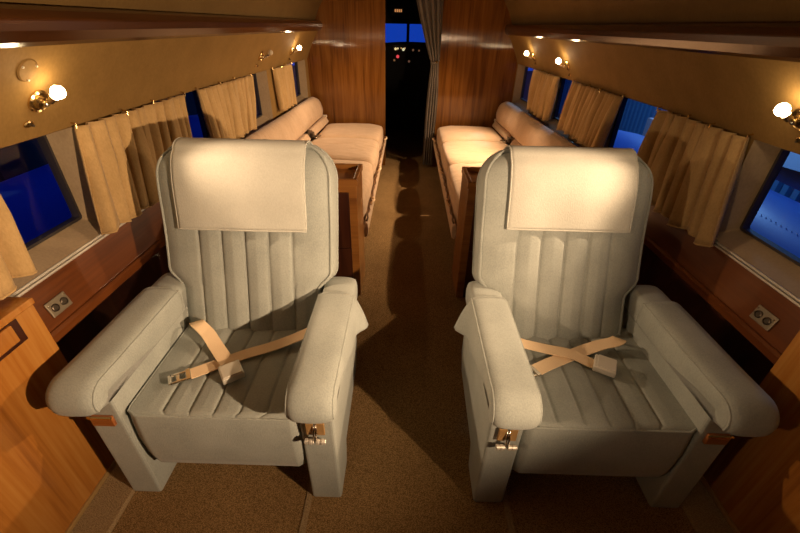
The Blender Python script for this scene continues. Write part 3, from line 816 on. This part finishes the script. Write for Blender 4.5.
def finish_belts(ch, under, over):
    root, strap, rect_at, X = ch
    tg, res = strap(under, .046, 'seat_belt', 'tan webbing belt with chrome tongue')
    d = res[-1]-res[-3]; e = res[-1]; dn = Vector((d.x, d.y, 0)).normalized()
    bm = bmesh.new(); rect_at(bm, e, d, .016, .05, .007, .002); 
    for sg in (-1, 1):
        sd = Vector((-dn.y, dn.x, 0))*sg
        rect_at(bm, e+dn*.028+sd*.017, d, .05, .009, .006, .001)
    rect_at(bm, e+dn*.052, d, .012, .043, .006, .001); rect_at(bm, e+dn*.03, d, .012, .03, .004, .001)
    link('tongue', bm, M['chrome'], tg, bevel=.002)
    bk, res = strap(over, .046, 'seat_belt', 'tan webbing belt with square chrome buckle')
    d = res[-1]-res[-4]; e = res[-1]; dn = Vector((d.x, d.y, 0)).normalized()
    bm = bmesh.new(); rect_at(bm, e+dn*.030, d, .068, .066, .022, .009); b_ = link('buckle', bm, M['steel'], bk, bevel=.003)
    bm = bmesh.new(); rect_at(bm, e+dn*.033, d, .056, .060, .005, .0225); link('buckle_flap', bm, M['steel'], b_, bevel=.002)
chL = make_chair('lounge_armchair', 'grey-green padded armchair with pale headrest cover on the left of the aisle', -.597, 1, .012, -.006, .298, .728, .43, .226, 20)
finish_belts(chL, [(.25, 1.07, .46), (.21, 1.045, .45), (.121, 1.001, .436), (.031, .957, .433), (-.05, .906, .431), (-.118, .866, .428)],
             [(-.205, 1.12, .42), (-.19, 1.09, .458), (-.165, 1.062, .470), (-.125, 1.035, .455), (-.076, .985, .440), (-.012, .915, .438), (.006, .892, .436)])
chR = make_chair('lounge_armchair', 'grey-green padded armchair with pale headrest cover on the right of the aisle', .597, -1, .030, .055, .291, .735, .455, .217, 23)
finish_belts(chR, [(-.15, 1.09, .425), (-.142, 1.06, .458), (-.115, 1.044, .458), (-.06, 1.037, .445), (.03, 1.004, .435), (.13, .958, .43), (.190, .925, .428)],
             [(.255, 1.045, .46), (.22, 1.035, .452), (.128, 1.022, .438), (.051, .996, .442), (.0, .965, .438), (-.018, .955, .436)])

# ------------------------------------------------------------------ wooden lockers behind the chairs
def locker(sx, label):
    X = lambda x: sx*x
    root = thing('wooden_locker', label, 'locker', (0, 2.055, 0), 'lockers at the couch ends')
    x0, x1, y0, y1, zt = .288, .80, -.135, .135, .715
    bm = bmesh.new(); box(bm, (X((x0+x1)/2), 0, (zt-.02)/2), (x1-x0, y1-y0, zt-.02)); link('body', bm, M['box_wood'], root, bevel=.003)
    bm = bmesh.new()
    for c, s in (((( x0+x1)/2, y0+.008, zt-.008), (x1-x0+.012, .02, .035)), (((x0+x1)/2, y1-.012, zt-.008), (x1-x0+.012, .02, .035)),
                 ((x0+.006, 0, zt-.008), (.022, y1-y0, .035)), ((x1-.006, 0, zt-.008), (.022, y1-y0, .035))):
        box(bm, (X(c[0]), c[1], c[2]), s)
    link('tray_rim', bm, M['box_wood'], root, bevel=.003)
    bm = bmesh.new(); box(bm, (X((x0+x1)/2), 0, zt-.018), (x1-x0-.03, y1-y0-.03, .006)); link('tray_floor', bm, M['box_wood'], root)
    for k, (za, zb) in enumerate(((.01, .325), (.329, .655))):
        bm = bmesh.new(); box(bm, (X((x0+.03+x1)/2), y0-.006, (za+zb)/2), (x1-x0-.05, .012, zb-za)); d_ = link('drawer', bm, M['dark_wood'], root, bevel=.003)  # shade on the locker front put into the drawers' dark colour
        for zz in (zb-.06, zb-.075):
            bm = bmesh.new(); tube(bm, [(X(x0+.14), y0-.012, zz), (X(x0+.14), y0-.022, zz), (X(x0+.175), y0-.022, zz), (X(x0+.175), y0-.012, zz)], .0028, 6); link('pull', bm, M['brass'], d_)
locker(-1, 'wooden locker with shade-dark drawers and brass pulls behind the left armchair')
locker(1, 'wooden locker with shade-dark drawers and tray top behind the right armchair')

# ------------------------------------------------------------------ couches along the walls
def couch(sx, label):
    X = lambda x: sx*x
    T = lambda x, y, z: taper(sx*x, y, z)
    root = thing('long_couch', label, 'couch', (0, 0, 0), 'long berth couches')
    bm = bmesh.new(); prism(bm, [(.36, 0), (.36, .26), (1.06, .26), (1.06, 0)], ys(2.23, 4.44), lambda a, b, t: T(a, t, b) if a > .5 else Vector((X(a), t, b)))
    link('base', bm, M['dark_wood'], root)
    for (a, b) in ((3.80, 4.44), (3.11, 3.79), (2.24, 3.10)):
        bm = bmesh.new(); NU, NV = 26, 22
        # rounded cushion: superellipse cross-section lofted along y
        x0, x1 = .287, .985
        rings = []
        z0, z1 = .27, .485
        for j in range(NV+1):
            q = -1+2*j/NV; ee = (1-abs(q)**5)**.5 if abs(q) < 1 else 0
            y = (a+b)/2+(b-a)/2*q
            ring = []
            for k in range(48):
                t = 2*PI*k/48; c, s_ = math.cos(t), math.sin(t)
                pw = .28
                xx = math.copysign(abs(c)**pw, c); zz = math.copysign(abs(s_)**.36, s_)
                hx = (x1-x0)/2-.03*(1-ee); hz = (z1-z0)/2 - .035*(1-ee)
                xc = (x0+x1)/2; 
                p = T(xc+hx*xx, y, (z0+z1)/2+hz*zz + (.012*math.sin(9*xx+y*7)*.25+ .012*(1-xx*xx))*(1 if s_ > 0 else 0))
                # keep the aisle face straight
                f = (1-xx)/2
                p.x = X(xc+hx*xx)*f + p.x*(1-f)
                ring.append(bm.verts.new(p))
            rings.append(ring)
        for A, B in zip(rings, rings[1:]):
            for k in range(48): bm.faces.new((A[k], A[(k+1) % 48], B[(k+1) % 48], B[k]))
        bm.faces.new(rings[0][::-1]); bm.faces.new(rings[-1])
        link('seat_cushion', bm, M['cream'], root, smooth=True)
    # lower side board, upholstered, leaning a little into the aisle
    bm = bmesh.new()
    prism(bm, [(.285, .24), (.268, .25), (.262, .30), (.266, .335), (.285, .345), (.30, .30)], ys(2.215, 4.44), lambda p, q, t: Vector((X(p), t, q)))
    sb = link('side_board', bm, M['cream'], root, bevel=.004)
    # lashing cord with toggles along the top of the board
    bm = bmesh.new(); rnd = random.Random(3)
    tube(bm, [(X(.272-.004*math.sin(k*1.7)), 2.225+2.19*k/60, .352+.006*math.sin(k*.9)) for k in range(61)], .006, 7); link('cord', bm, M['leather'], root, smooth=True)
    for yy in (2.55, 3.25, 4.30):
        bm = bmesh.new()
        tube(bm, [(X(.272), yy-.06, .35), (X(.255), yy-.03, .36), (X(.25), yy, .362), (X(.255), yy+.03, .36), (X(.272), yy+.06, .35)], .009, 8); link('toggle', bm, M['belt'], root, smooth=True)
    # bolster along the wall
    bm = bmesh.new(); rings = []
    yy = [2.24+.02*0] + ys(2.24, 4.44, .1)[1:]
    m = len(yy)
    for j, y in enumerate(yy):
        e_ = min(1, min(y-2.22, 4.46-y)/.07); e_ = math.sqrt(max(0.05, 1-(1-e_)**2))
        ring = []
        for k in range(28):
            t = 2*PI*k/28; c, s_ = math.cos(t), math.sin(t)
            rx, rz = .060*e_, .100*e_
            lx = math.copysign(abs(c)**.7, c)*rx; lz = math.copysign(abs(s_)**.8, s_)*rz
            # lean back against the wall
            ring.append(bm.verts.new(T((1.075 if sx < 0 else 1.045) + lx + lz*.30 + .004*math.sin(y*5), y, .648+lz)))
        rings.append(ring)
    for A, B in zip(rings, rings[1:]):
        for k in range(28): bm.faces.new((A[k], A[(k+1) % 28], B[(k+1) % 28], B[k]))
    bm.faces.new(rings[0][::-1]); bm.faces.new(rings[-1])
    link('bolster', bm, M['cream'], root, smooth=True)
    # back rail pieces under the bolster, with belt fittings
    for (a, b) in ((2.3, 2.95), (3.02, 3.62), (3.78, 4.40)):
        bm = bmesh.new(); prism(bm, [(.965, .48), (.955, .50), (.985, .545), (1.03, .545), (1.04, .48)], ys(a, b), lambda p, q, t: T(p, t, q))
        link('back_strip', bm, M['cream'], root, bevel=.006)
    for yy in (3.70, 2.98):
        bm = bmesh.new(); box(bm, T(.965, yy, .515), (.03, .07, .05)); bu = link('belt_fitting', bm, M['dmetal'], root, bevel=.006)
        bm = bmesh.new(); tube(bm, [T(.95, yy-.03, .50), T(.90, yy-.035, .505), T(.88, yy+.0, .508), T(.90, yy+.035, .505), T(.95, yy+.03, .50)], .006, 7); link('buckle', bm, M['chrome'], bu, smooth=True)
    bm = bmesh.new(); box(bm, T(1.0, 4.40, .55), (.05, .03, .025)); link('bracket', bm, M['steel'], root, bevel=.004)
couch(-1, 'cream berth couch with bolster along the left wall')
couch(1, 'cream berth couch with bolster along the right wall, brightest')
